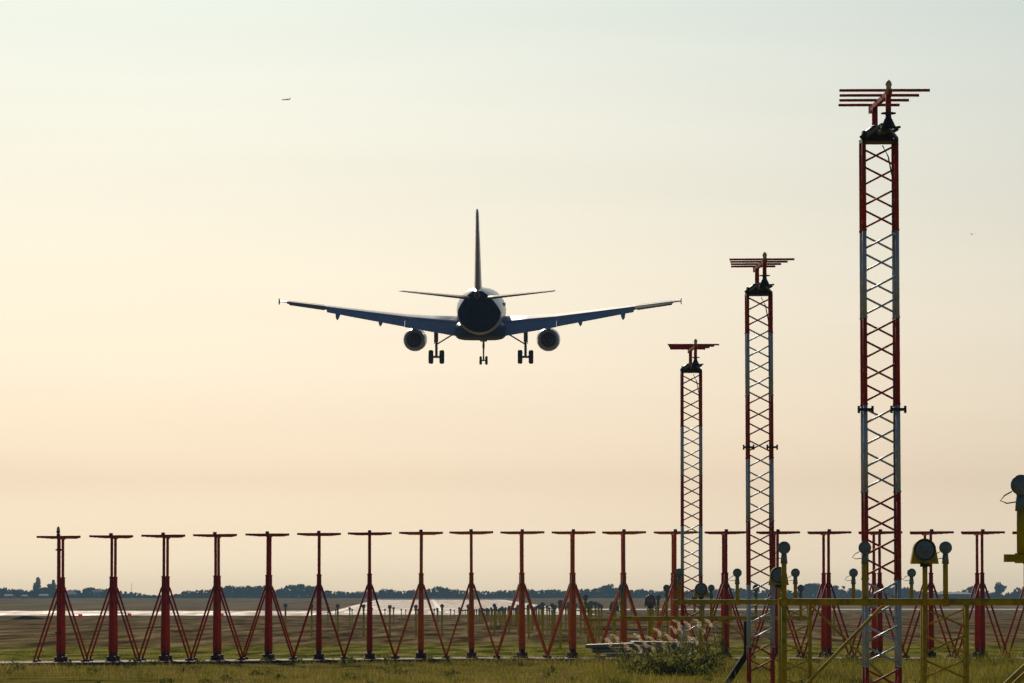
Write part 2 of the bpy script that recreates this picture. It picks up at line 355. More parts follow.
# ------------------------------------------------------------------ lattice masts with log periodic antennas
def make_mast(dist, x, z_top, label, lean=0.0, zig0=0, arm=.665, first=1.37, clamp_at=4.11):
    t = empty('lattice_antenna_mast', (x, dist, 0), label, 'antenna mast', 'red and white lattice masts in a receding line')
    W = .50; hw = W / 2; r = .033
    sec = 1.335; z1 = z_top; i = 0
    while z1 > 0:
        z0 = max(0, z1 - (first if i == 0 else sec)); p = M_red if i % 2 == 0 else M_white
        b = MB()
        for sx in (-1, 1):
            for sy in (-1, 1):
                b.tube((sx * hw, sy * hw, z0), (sx * hw, sy * hw, z1), r, n=10, caps=True)
                if z0 > 0: b.tube((sx * hw, sy * hw, z0 + .001), (sx * hw, sy * hw, z0 + .03), r * 1.2, n=10)
        pitch = sec / 4
        for k in range(60):
            zc = z_top - (k + .55) * pitch
            if not (z0 <= zc < z1) or zc < .15: continue
            up = 1 if (k + zig0) % 2 == 0 else -1
            h = .118
            for sy, d in ((-1, up), (1, -up)):
                b.tube((-hw + .02, sy * hw, zc - d * h), (hw - .02, sy * hw, zc + d * h), .0165, n=7)
            for sx, d in ((-1, up), (1, -up)):
                b.bar((sx * hw, -hw + .02, zc - d * h), (sx * hw, hw - .02, zc + d * h), .02)
        b.build('mast_section', p, t)
        z1 = z0; i += 1
    zc = z_top - (clamp_at or 1)
    for sx in ((-1, 1) if clamp_at else ()):   # clamps half way up
        b = MB()
        for q in (-1, 1): b.box((sx * hw + q * .105, -hw - .03, zc), (.035, .06, .11))
        b.box((sx * hw, -hw - .04, zc), (.2, .04, .045)); b.build('clamp', M_dark, t)
    # feed cable hanging inside the mast
    pts = [(.05, -.1, z_top - .05), (.13, -.16, z_top - .22), (.19, -.2, z_top - .55), (.20, -.22, z_top - 1.2)] + [(.205 + .02 * math.sin(q), -.22, z_top - 1.2 - q * .8) for q in range(1, int((z_top - 1.5) / .8))]
    MB().path(pts, .011, 6).build('feed_cable', M_dark, t)
    # head frame
    hd = bpy.data.objects.new('head_frame', None)
    b = MB(); b.box((0, 0, z_top + .02), (.56, .56, .04)); 
    b.bar((0, -1.0, z_top + .14), (0, 1.1, z_top + .14), .10, .12)
    b.box((-.1, -.2, z_top + .10), (.34, .25, .12)); b.box((.08, .1, z_top + .13), (.3, .2, .16))
    for q in (-1, 1): b.bar((q * .26, -.25, z_top + .04), (q * .02, -.9, z_top + .2), .045)
    for q in (-1, 1): b.bar((q * .26, .25, z_top + .04), (q * .02, .95, z_top + .2), .045)
    head = b.build('head_frame', M_dark, t)
    head.rotation_euler = (0, 0, 0)
    g = MB(); g.bar((.08, -.3, z_top + .08), (.27, -.3, z_top + .19), .12, .05); g.bar((.0, -.32, z_top + .185), (.31, -.32, z_top + .215), .035)
    g.path([(-.30, -.3, z_top + .05), (-.22, -.34, z_top + .12), (-.1, -.36, z_top + .21), (.05, -.34, z_top + .20)], .035, 8); g.build('hinge_bracket', M_dark, head)
    g = MB(); g.path([(-.27, -.31, z_top + .1), (-.2, -.36, z_top + .13), (-.12, -.38, z_top + .22)], .02, 7); g.build('cable_clip', M_galv, head)
    zb = z_top + arm   # boom height
    near, far = -1.0, .95
    bx = lambda y: .045 + RX * y - .03 * 0
    p1 = MB(); p1.tube((bx(near), near, z_top + .16), (bx(near), near, zb - .02), .043, n=12); p1.build('antenna_post', M_red, t)
    p2 = MB(); p2.tube((bx(far) - .0, far, z_top + .16), (bx(far), far, zb - .02), .046, n=12); p2.build('antenna_post', M_red, t)
    p3 = MB(); p3.lathe([(.115, 0), (.115, .02), (.04, .03)], (bx(near), near, z_top + .35), (0, 0, 1), 16); p3.lathe([(.12, -.2), (.045, -.04), (.045, 0)], (bx(near), near, z_top + .34), (0, 0, 1), 12)
    p3.build('post_flange', M_dark, t)
    b = MB(); b.bar((bx(-1.25), -1.25, zb), (bx(1.55), 1.55, zb), .06, .075)
    boom = b.build('boom', M_red, t)
    for k, L in enumerate((1.375, 1.22, 1.08, .955)):
        y = -1.0 + .76 * k; shift = -.085 - .03 * k * 0
        MB().tube((bx(y) - .055 - L / 2, y, zb + .045), (bx(y) - .055 + L / 2, y, zb + .045), .0225, n=8).build('dipole', M_red, boom)
    c = MB(); c.lathe([(.05, -.13), (.06, -.06), (.035, -.02), (.05, .03), (.03, .08), (0, .10)], (bx(-1.05), -1.07, zb + .1), (0, 0, 1), 12); c.build('end_cap', M_brass, boom)
    c = MB(); c.box((bx(1.5), 1.5, zb - .01), (.08, .1, .11)); c.build('end_clamp', M_brass, boom)
    # footing
    f = MB(); f.box((0, 0, -.02), (.8, .8, .12)); f.build('footing', M_conc, t)
    t.rotation_euler = (0, R(lean), R(.9))
    return t
make_mast(76.6, 5.660, 8.90, 'nearest and tallest looking of the three red and white lattice masts', -.16, 0)
make_mast(106.3, 5.28, 8.33, 'middle one of the three red and white lattice masts', -.18, 1, .66, .81, 3.24)
make_mast(134.3, 4.82, 7.93, 'farthest and smallest looking of the three red and white lattice masts', 0, 0, .66, 1.45, None)
# ------------------------------------------------------------------ approach light bars
def lamp(t, x, zp, zh, dia, cable=True, m=M_yellow):
    """lamp head on a stem standing on the pipe; the lens looks back at the camera"""
    r = dia / 2
    s = MB(); s.tube((x, 0, zp), (x, 0, zh - r * 1.6), r * .40, n=12); s.tube((x, 0, zp), (x, 0, zp + r * .35), r * .75, n=12)
    st = s.build('lamp_stem', m, t)
    s = MB(); s.tube((x, 0, zh - r * 2.5), (x, 0, zh - r * .88), r * .56, r * .42, n=12); s.build('socket', M_head, st)
    h = MB(); h.lathe([(r * .25, .13), (r * .7, .10), (r * .95, .03), (r, -.03), (r, -.05), (r * .9, -.055)], (x, 0, zh), (0, 1, 0), 24)
    hd = h.build('lamp_head', M_head, t)
    h = MB(); h.lathe([(r * .9, -.05), (r * .6, -.062), (r * .25, -.068), (0, -.07)], (x, 0, zh), (0, 1, 0), 24); h.build('lens', M_lens, hd)
    if cable:
        c = MB(); c.path([(x - r * .8, .03, zh - r * .6), (x - r * 1.5, .05, zh - r * 1.0), (x - r * 1.9, .05, zh - r * 1.5), (x - r * 1.3, .04, zh - r * 1.75), (x - r * .3, .02, zh - r * 1.6)], r * .07, 6); c.build('cable', M_dark, hd)
def lattice_leg(t, x, z1, w, m=M_yellow, depth=.35):
    b = MB()
    for sx in (-1, 1):
        for sy in (0, 1): b.tube((x + sx * w / 2, sy * depth, -.1), (x + sx * w / 2, sy * depth, z1), .031, n=8)
    n = 5; p = z1 / n
    for k in range(n):
        d = 1 if k % 2 else -1
        for sy in (0, 1):
            e = d if sy == 0 else -d
            b.tube((x - w / 2, sy * depth, p * (k + .5) - e * p * .36), (x + w / 2, sy * depth, p * (k + .5) + e * p * .36), .016, n=6)
        b.tube((x - w / 2, 0, p * (k + .3)), (x - w / 2, depth, p * (k + .8)), .011, n=6); b.tube((x + w / 2, 0, p * (k + .3)), (x + w / 2, depth, p * (k + .8)), .011, n=6)
    return b.build('lattice_leg', m, t)
def bar_thing(dist, cx, zp, zh, span_l, span_r, heads, dia, label, spacing=1.16, brace=((.3, 2.2),), lat=0.0, pr=.05, end_post=False):
    t = empty('approach_light_bar', (cx, dist, 0), label, 'light bar', 'yellow bars of approach lights')
    b = MB(); b.tube((span_l, 0, zp), (span_r, 0, zp), pr, n=14)
    for q in heads: b.tube((q * spacing - .05, 0, zp), (q * spacing + .05, 0, zp), pr * 1.3, n=14)
    b.build('cross_pipe', M_yellow, t)
    for q in heads: lamp(t, q * spacing, zp, zh, dia)
    lattice_leg(t, lat, zp - pr, .60)
    for (xa, xb) in brace:
        MB().tube((xa, .06, zp - .05), (xb, .06, -.1), .024, n=8).build('brace', M_yellow, t)
    if end_post: MB().tube((heads[0] * spacing, 0, -.1), (heads[0] * spacing, 0, zp - pr), .04, n=12).build('support_post', M_yellow, t)
    return t
VX = lambda y, px: (px - 512) * y / 5000
bar_thing(41, 6.53, 2.262, 2.86, -2.50, 2.5, (-2, -1, 0, 1, 2), .17, 'nearest yellow light bar, only its left end with one lamp reaching into the right edge', 1.18, ((-1.43, -3.9), (-1.36, -3.83)), pr=.033)
bar_thing(71, VX(71, 945), 1.862, 2.63, -2.37, 2.5, (-2, -1, 0, 1, 2), .182, 'thick yellow light bar crossing in front of the nearest lattice mast', 1.145, ((-.88, -2.75),), end_post=True)
bar_thing(101, VX(101, 795), 1.82, 2.405, -2.48, 2.5, (-2, -1, 0, 1, 2), .182, 'yellow light bar with five small round lamps crossing before the middle lattice mast', 1.172)
bar_thing(131, VX(131, 711), 1.357, 2.143, -2.4, 2.5, (-2, -1, 0, 1, 2), .182, 'lower yellow light bar reaching from the concrete slabs past the middle mast', 1.17)
bar_thing(161, VX(161, 658), 1.17, 1.88, -2.44, 2.4, (-2, -1, 0, 1, 2), .182, 'thin yellow light bar just behind the row of red antennas', 1.17, ((.3, 1.6),))
def flasher(dist, px, zh, zb, dia, label, hm=None):
    t = empty('flashing_light', (VX(dist, px), dist, 0), label, 'light', 'large flashing approach lights')
    r = dia / 2
    MB().tube((0, 0, zb), (0, 0, zh - r * 1.1), .036, n=12).build('post', M_yellow, t)
    # arched housing with flaring sides
    prof = []
    for k in range(13):
        a = math.pi * k / 12; prof.append((math.cos(a) * r * 1.08, math.sin(a) * r * 1.08))
    prof = [(r * 1.32, -r * 1.32)] + prof + [(-r * 1.32, -r * 1.32)]
    b = MB(); b.loft([[(x, y, zh + z) for x, z in prof] for y in (0.0, .03, .19, .2)], smooth=False); b.build('housing', hm or M_yellow, t)
    h = MB(); h.lathe([(r * .98, -.004), (r * 1.0, -.05), (r * .93, -.05), (r * .86, -.02)], (0, 0, zh), (0, 1, 0), 32)
    hd = h.build('lamp_ring', M_dark, t)
    h = MB(); h.lathe([(r * .87, -.02), (r * .6, -.01), (r * .5, -.03), (r * .2, -.012), (r * .16, -.035), (0, -.04)], (0, 0, zh), (0, 1, 0), 32); h.build('lens', M_lens, hd)
    k = MB(); k.tube((0, 0, zh - r * 1.6), (0, 0, zh - r * 1.3), .07, n=12); k.build('mount', M_dark, t)
    return t
flasher(70.95, 924.5, 1.96 + 45 * 71 / 5000, 1.80, .30, 'largest round flashing light in a flared yellow housing right of the nearest mast')
flasher(101, 778.5, 1.96 + 20 * 101 / 5000, 1.78, .31, 'flashing light in a yellow housing overlapping the right leg of the middle mast')
flasher(131, 701, 1.96 + 6 * 131 / 5000, -.1, .31, 'flashing light in a housing between the farthest and the middle mast')
flasher(161, 650, 1.96 - 5 * 161 / 5000, -.1, .31, 'flashing light with round hood left of the farthest mast above the reeds', M_head)
flasher(191, 614, 1.96 - 10.5 * 191 / 5000, -.1, .31, 'flashing light with round hood above the left end of the concrete slabs', M_head)
# far lights, each on its own post
def far_light(near):
    b = MB(); b.tube((0, 0, -1), (0, 0, -.12), .05 if near else .045, n=8)
    me_p = b.mesh('post', mat('post_yellow_paint', (.75, .52, .04), .7, spec=.2, var=.2))
    h = MB(); h.lathe([(.03, .12), (.09, .09), (.105, 0), (.105, -.05), (.085, -.055), (0, -.07)], (0, 0, 0), (0, 1, 0), 14); h.tube((0, 0, -.2), (0, 0, -.08), .055, n=8)
    return me_p, h.mesh('lamp_head', M_head)
ME_P, ME_H = far_light(True)
def add_far(x, y, zh, s=1.0):
    o = bpy.data.objects.new('approach_light', None); col.objects.link(o); o.location = (x, y, zh); o.empty_display_size = .2
    tag(o, 'small approach light on a thin yellow post in the field beyond the antenna row', 'light', 'small approach lights leading to the runway')
    p = bpy.data.objects.new('post', ME_P); col.objects.link(p); p.parent = o; p.scale = (s, s, max(.3, zh - ground_z(x, y) + .1))
    q = bpy.data.objects.new('lamp_head', ME_H); col.objects.link(q); q.parent = o; q.scale = (s, s, s)
cross = {281: (15.4, 22), 431: (16.0, 18), 581: (20.0, 22), 731: (13, 12)}
for k in range(5, 27):
    y = 41 + 30 * k; zc = 1.65 - .0036 * (y - 191); cx = VX(y, 428) + 7.4
    for q in range(-2, 3): add_far(cx + q * 1.17, y, zc + rnd.uniform(-.03, .03), 1.0 + (y > 500) * .1)
    if y < 640: # centre flasher
        add_far(cx - .3, y - .3, zc - .05, 1.4)
for y, (hw, n) in cross.items():
    cx = VX(y, 428) + 7.4; zc = 1.65 - .0036 * (y - 191)
    for k in range(n):
        q = k / (n - 1) * 2 - 1; dx = q * hw
        if abs(dx) < 3: continue
        add_far(cx + dx, y + rnd.uniform(-.3, .3), zc + rnd.uniform(-.04, .04), 1.1)
# ------------------------------------------------------------------ airliner
def airliner():
    t = empty('airliner', (VX(425, 481), 425, EYE + (595 - 311.3) / 5000 * 425), 'twin engine airliner landing with wheels and flaps down, seen from behind', 'aeroplane')
    m_fus = bpy.data.materials.new('fuselage_paint'); m_fus.use_nodes = True; n, l = m_fus.node_tree.nodes, m_fus.node_tree.links
    b = n['Principled BSDF']; b.inputs['Roughness'].default_value = .28; b.inputs['Specular IOR Level'].default_value = .4
    tcn = n.new('ShaderNodeTexCoord'); s = n.new('ShaderNodeSeparateXYZ'); l.new(tcn.outputs['Object'], s.inputs[0])
    # navy below a line that climbs towards the tail
    my = n.new('ShaderNodeMapRange'); my.inputs['From Min'].default_value = -8; my.inputs['From Max'].default_value = -17; my.inputs['To Min'].default_value = -.15; my.inputs['To Max'].default_value = 1.75
    l.new(s.outputs['Y'], my.inputs['Value'])
    cmpn = n.new('ShaderNodeMath'); cmpn.operation = 'SUBTRACT'; l.new(s.outputs['Z'], cmpn.inputs[0]); l.new(my.outputs[0], cmpn.inputs[1])
    rr = n.new('ShaderNodeMapRange'); rr.inputs['From Min'].default_value = -.02; rr.inputs['From Max'].default_value = .02; l.new(cmpn.outputs[0], rr.inputs['Value'])
    fwd = n.new('ShaderNodeMapRange'); fwd.inputs['From Min'].default_value = -8.5; fwd.inputs['From Max'].default_value = -8.4; l.new(s.outputs['Y'], fwd.inputs['Value'])
    mxx = n.new('ShaderNodeMath'); mxx.operation = 'MAXIMUM'; l.new(rr.outputs[0], mxx.inputs[0]); l.new(fwd.outputs[0], mxx.inputs[1]); rr = mxx
    mx = n.new('ShaderNodeMix'); mx.data_type = 'RGBA'; mx.inputs[6].default_value = (.010, .018, .075, 1); mx.inputs[7].default_value = (.62, .64, .68, 1)
    l.new(rr.outputs[0], mx.inputs[0]); l.new(mx.outputs[2], b.inputs['Base Color'])
    sp_ = n.new('ShaderNodeMath'); sp_.operation = 'MULTIPLY'; sp_.inputs[1].default_value = .4; l.new(rr.outputs[0], sp_.inputs[0]); l.new(sp_.outputs[0], b.inputs['Specular IOR Level'])
    m_wing = mat('wing_paint', (.26, .35, .55), .5, metal=.0, var=.1, scale=.6, dirt=(.16, .19, .26), dirt_amt=.4)
    m_navy = mat('navy_paint', (.018, .03, .085), .45, var=.1, spec=.2)
    m_fin = mat('fin_paint', (.50, .38, .32), .35, var=.1, coat=.2)
    m_nac = mat('nacelle_paint', (.40, .42, .60), .3, metal=.3, var=.1, coat=.2)
    m_hot = mat('exhaust_metal', (.16, .14, .13), .4, metal=.8, var=.3)
    m_rudder = mat('control_surface', (.12, .11, .13), .65, var=.1, spec=.2)
    # fuselage sections: y, radius, centre z
    S = [(19.2, .08, -.55), (18.9, .42, -.52), (18.2, .85, -.42), (17.0, 1.3, -.28), (15.5, 1.68, -.12), (13.8, 1.92, -.02), (12, 1.975, 0), (-4, 1.975, 0), (-7, 1.93, .06), (-9.5, 1.76, .24), (-11.5, 1.52, .47), (-13.5, 1.22, .76), (-15.5, .88, 1.06), (-17, .58, 1.27), (-18, .36, 1.38), (-18.35, .27, 1.40)]
    def ring(y, r, zc, n=40): return [(r * math.cos(2 * math.pi * k / n), y, zc + 1.035 * r * math.sin(2 * math.pi * k / n)) for k in range(n)]
    f = MB(); f.loft([ring(*q) for q in S]); fus = f.build('fuselage', m_fus, t)
    w = MB(); w.lathe([(.27, 0), (.2, .25), (.16, .26), (.16, .05), (0, .04)], (0, -18.35, 1.40), (0, -1, 0), 20); w.build('exhaust_cone', m_hot, fus)
    for s_ in (-1, 1):
        for k in range(38):
            y = 13.2 - k * .62
            if -3.5 < y < 14: MB().box((s_ * 1.90, y, .55), (.04, .26, .36)).build('window', M_dark, fus)
    # wing to body fairing
    def fair(y, hwid, zt, zb, n=36):
        out = []
        for k in range(n):
            a = 2 * math.pi * k / n; c, s2 = math.cos(a), math.sin(a); e = .45
            out.append((hwid * math.copysign(abs(c) ** e, c), y, (zt + zb) / 2 + (zt - zb) / 2 * math.copysign(abs(s2) ** e, s2)))
        return out
    f = MB(); f.loft([fair(7.2, 1.0, -1.2, -1.85), fair(5.8, 1.9, -.95, -2.2), (fair(3.5, 2.12, -.8, -2.42)), fair(-3, 2.12, -.8, -2.45), fair(-5.2, 1.9, -1.0, -2.2), fair(-7, .9, -1.4, -1.92)]); f.build('wing_root_fairing', m_navy, t)
    # aerofoil sections
    def foil(x, le, te, z, th, droop=0):
        c = le - te; up = [(0, 0), (.02, .35), (.1, .75), (.3, 1), (.6, .8), (.85, .36), (1, .03)]
        lo = [(1, -.03), (.85, -.12), (.6, -.45), (.3, -.62), (.1, -.45), (.02, -.22)]
        return [(x, le - u * c, z + v * th * c * .55) for u, v in up + lo]
    for s_ in (-1, 1):
        w = MB()
        secs = [(1.6, 5.0, -2.0, -1.02, .15), (4, 3.75, -1.9, -.75, .135), (6.4, 2.5, -1.85, -.50, .12), (10, .65, -2.75, -.02, .11), (13.3, -1.05, -3.6, .42, .105), (16.2, -2.55, -4.55, .80, .10), (16.88, -3.3, -4.75, .86, .09)]
        rings = [foil(s_ * x, le, te, z, th) for x, le, te, z, th in secs]
        if s_ < 0: rings = [list(reversed(r)) for r in rings]
        w.loft(rings); wing = w.build('wing', m_wing, t)
        # slats in front of the leading edge
        sl = MB()
        for a in range(2, 6):
            (xa, la, _, za, _), (xb, lb, _, zb_, _) = secs[a - 1], secs[a]
            sl.add([(s_ * xa, la + .45, za - .25), (s_ * xb, lb + .4, zb_ - .2), (s_ * xb, lb - .05, zb_ + .13), (s_ * xa, la - .05, za + .16), (s_ * xa, la + .35, za - .32), (s_ * xb, lb + .3, zb_ - .26), (s_ * xb, lb - .05, zb_ + .04), (s_ * xa, la - .05, za + .06)],
                   [(0, 1, 2, 3), (7, 6, 5, 4), (0, 4, 5, 1), (3, 2, 6, 7), (0, 3, 7, 4), (1, 5, 6, 2)])
        sl.build('slat', m_wing, wing)
        # drooped flaps and aileron: slabs from (x, hinge y, hinge z) with chord and angle
        def slab(name, xa, ya, za, ca, xb, yb, zb_, cb, ang, m, th=.14):
            q = MB(); co, si = math.cos(R(ang)), math.sin(R(ang)); v = []
            for (x, y, z, c) in ((xa, ya, za, ca), (xb, yb, zb_, cb)):
                v += [(s_ * x, y + .15, z + .0), (s_ * x, y + .02, z + .05), (s_ * x, y - c * co, z - c * si), (s_ * x, y - c * co + .03, z - c * si - .03), (s_ * x, y - .1 * co + .02, z - th)]
            fs = [(0, 1, 2, 3, 4), (9, 8, 7, 6, 5)] + [(k, (k + 1) % 5, (k + 1) % 5 + 5, k + 5) for k in range(5)]
            q.add(v, [tuple(reversed(x)) for x in fs] if s_ < 0 else fs); return q.build(name, m, wing)
        slab('flap', 2.05, -1.95, -1.02, 1.75, 6.41, -1.8, -.62, 1.15, 36, m_wing)
        slab('flap', 6.43, -1.85, -.60, 1.15, 12.95, -3.4, .38, .70, 35, m_wing, .10)
        slab('aileron', 13.05, -3.5, .42, .75, 16.25, -4.5, .82, .5, 14, m_rudder, .07)
        # flap track fairings
        for (x, y, z, L) in ((4.6, -1.9, -.95, 2.6), (8.45, -2.3, -.55, 2.4), (12.05, -3.2, -.02, 2.0)):
            q = MB(); q.path([(s_ * x, y + L * .6, z - .05), (s_ * x, y + L * .3, z - .16), (s_ * x, y, z - .24), (s_ * x, y - L * .35, z - .48), (s_ * x, y - L * .52, z - .66)], [.04, .17, .2, .15, .04], 10); q.build('flap_track_fairing', m_wing, wing)
        q = MB(); q.add([(s_ * 16.90, -3.3, .86), (s_ * 16.90, -4.6, 1.12), (s_ * 16.90, -4.95, 1.12), (s_ * 16.90, -4.8, .86), (s_ * 16.90, -4.95, .60), (s_ * 16.90, -4.6, .60),
                         (s_ * 16.96, -3.3, .86), (s_ * 16.96, -4.6, 1.12), (s_ * 16.96, -4.95, 1.12), (s_ * 16.96, -4.8, .86), (s_ * 16.96, -4.95, .60), (s_ * 16.96, -4.6, .60)],
                        [(0, 1, 2, 3, 4, 5), (11, 10, 9, 8, 7, 6)] + [(k, k + 6, (k + 1) % 6 + 6, (k + 1) % 6) for k in range(6)]); q.build('wingtip_fence', m_rudder, wing)
        # engine, pylon
        ex, ez = s_ * 5.72, -2.42
        e = MB(); e.lathe([(.80, 5.45), (.86, 5.5), (.94, 5.3), (1.0, 4.5), (1.02, 3.4), (.98, 2.2), (.90, 1.2), (.84, .9), (.66, .86), (.64, .9), (.64, 2.0)], (ex, 0, ez), (0, 1, 0), 36); nac = e.build('engine_nacelle', m_nac, t)
        e = MB(); e.lathe([(.66, 2.0), (.45, 2.0)], (ex, 0, ez), (0, 1, 0), 30); e.lathe([(.50, 2.4), (.47, 1.0), (.38, .35), (.34, .3), (.34, .7), (.2, .7), (.17, .3), (0, -.15)], (ex, 0, ez), (0, 1, 0), 30); e.build('exhaust_nozzle', m_hot, nac)
        e = MB(); e.lathe([(.80, 5.0), (.25, 5.0), (0, 5.3)], (ex, 0, ez), (0, 1, 0), 30); e.build('fan', M_dark, nac)
        e = MB(); e.loft([[(ex - .16, 4.6, ez + .85), (ex + .16, 4.6, ez + .85), (ex + .12, 4.2, ez + 1.1), (ex - .12, 4.2, ez + 1.1)], [(ex - .2, 2.2, ez + .75), (ex + .2, 2.2, ez + .75), (ex + .16, 2.2, -.7), (ex - .16, 2.2, -.7)], [(ex - .14, -.4, ez + .95), (ex + .14, -.4, ez + .95), (ex + .12, -.6, -.72), (ex - .12, -.6, -.72)]], smooth=False); e.build('pylon', m_wing, nac)
        # horizontal tailplane
        w = MB(); ss = [(.6, -13.9, -17.7, 1.14, .1), (1.4, -14.4, -17.8, 1.22, .1), (6.1, -17.0, -18.6, 1.72, .09), (6.38, -17.4, -18.65, 1.75, .08)]
        rings = [foil(s_ * x, le, te, z, th) for x, le, te, z, th in ss]
        if s_ < 0: rings = [list(reversed(r)) for r in rings]
        w.loft(rings); w.build('tailplane', m_rudder, t)
        # main landing gear
        gx = s_ * 3.79
        gear = MB(); gear.tube((gx, -.6, -.95), (gx, -.6, -2.6), .16, n=12); gear.tube((gx, -.6, -2.6), (gx, -.6, -3.85), .11, n=12); gear.tube((gx - .34, -.6, -3.87), (gx + .34, -.6, -3.87), .1, n=10)
        gg = gear.build('main_landing_gear', m_hot, t)
        MB().tube((gx - s_ * 1.75, -.55, -1.75), (gx - s_ * .1, -.6, -2.75), .06, n=8).build('drag_brace', m_hot, gg)
        d = MB(); d.box((gx + s_ * .17, -.5, -2.1), (.05, .7, 1.3)); d.build('gear_door', m_wing, gg)
        for q in (-1, 1):
            wx = gx + q * .465
            tr = MB(); tr.lathe([(.28, -.17), (.5, -.2), (.57, -.15), (.59, -.06), (.59, .06), (.57, .15), (.5, .2), (.28, .17)], (wx, -.6, -3.87), (1, 0, 0), 28); tr.lathe([(0, -.12), (.29, -.12)], (wx, -.6, -3.87), (1, 0, 0), 20); tr.lathe([(.29, .12), (0, .12)], (wx, -.6, -3.87), (1, 0, 0), 20)
            tr.build('wheel', M_rubber, gg)
    # fin and rudder
    def vsec(z, le, te, th, m=None):
        c = le - te
        up = [(0, 0), (.1, .6), (.35, 1), (.7, .75), (1, .12)]
        return [(v * th, le - u * c, z) for u, v in up] + [(-v * th, le - u * c, z) for u, v in reversed(up[1:])]
    f = MB(); f.loft([vsec(1.3, -9.5, -17.3, .32), vsec(1.95, -11.1, -17.35, .32), vsec(2.6, -12.3, -17.45, .29), vsec(8.1, -16.6, -18.55, .13), vsec(8.42, -17.1, -18.6, .08)]); f.build('tail_fin', m_fin, t)
    f = MB(); f.box((0, -18.0, 5.6), (.02, .02, .02)); 
    # nose gear
    ng = MB(); ng.tube((0, 12.4, -1.7), (0, 12.3, -3.3), .1, n=10); ng.tube((0, 12.3, -3.3), (0, 12.3, -4.35), .07, n=10); ng.tube((-.3, 12.3, -4.35), (.3, 12.3, -4.35), .06, n=8); ng.tube((-.32, 12.35, -2.55), (.32, 12.35, -2.55), .04, n=8)
    gg = ng.build('nose_landing_gear', m_hot, t)
    MB().tube((0, 13.6, -1.85), (0, 12.35, -3.1), .05, n=8).build('drag_brace', m_hot, gg)
    for q in (-1, 1):
        MB().box((q * .42, 12.3, -2.15), (.04, 1.3, .5)).build('gear_door', m_navy, gg)
        MB().lathe([(0, -.09), (.2, -.1), (.33, -.11), (.38, -.05), (.38, .05), (.33, .11), (.2, .1), (0, .09)], (q * .25, 12.3, -4.35), (1, 0, 0), 24).build('wheel', M_rubber, gg)
        MB().lathe([(0, 0), (.11, .02), (.11, .1), (0, .12)], (q * .2, 12.2, -2.62), (0, 1, 0), 12).build('taxi_light', m_nac, gg)
    t.rotation_euler = (R(3.15 + .35), 0, R(-.65 + .9 * 0))
    return t
plane = airliner()
# distant airliner cruising, and a bird
def far_aircraft():
    y = 3900; t = empty('distant_airliner', (VX(y, 285), y, EYE + (595 - 98.5) / 5000 * y), 'tiny distant aircraft high in the upper left sky', 'aeroplane')
    m = mat('distant_grey_paint', (.6, .6, .6), .4, var=.1)
    b = MB(); b.path([(-3.2, 0, 0), (-2.9, 0, 0), (2.2, 0, 0), (3.4, 0, .15)], [.1, .38, .38, .08], 10); b.build('fuselage', m, t)
    b = MB(); b.loft([[(-.9, -.5, 0), (.9, -.5, 0), (.9, -.5, .12), (-.9, -.5, .12)], [(1.2, -4.4, .3), (1.9, -4.4, .3), (1.9, -4.4, .38), (1.2, -4.4, .38)]], smooth=False); b.build('wing', m, t)
    b = MB(); b.loft([[(-.9, .5, 0), (.9, .5, 0), (.9, .5, .12), (-.9, .5, .12)], [(1.2, 4.4, .3), (1.9, 4.4, .3), (1.9, 4.4, .38), (1.2, 4.4, .38)]], smooth=False); b.build('wing', m, t)
    b = MB(); b.loft([[(2.3, -.06, .2), (3.4, -.06, .2), (3.4, .06, .2), (2.3, .06, .2)], [(3.1, -.04, 1.5), (3.6, -.04, 1.5), (3.6, .04, 1.5), (3.1, .04, 1.5)]], smooth=False); b.build('tail_fin', m, t)
far_aircraft()
b = MB(); b.path([(0, -.16, 0), (0, -.1, .01), (0, .05, .02), (0, .14, .01)], [.01, .04, .05, .01], 8)
for s in (-1, 1): b.loft([[(s * .02, -.05, .03), (s * .02, .07, .03), (s * .02, .07, .04)], [(s * .22, -.02, .10), (s * .22, .07, .10), (s * .22, .07, .105)], [(s * .48, -.10, .04), (s * .48, -.05, .04), (s * .48, -.05, .044)]], smooth=False)
bird = b.build('bird', mat('bird_feathers', (.05, .045, .04), .8, var=.2)); bird.location = (VX(400, 973), 400, EYE + 361 / 5000 * 400)
tag(bird, 'tiny dark bird gliding right of the nearest mast', 'bird')
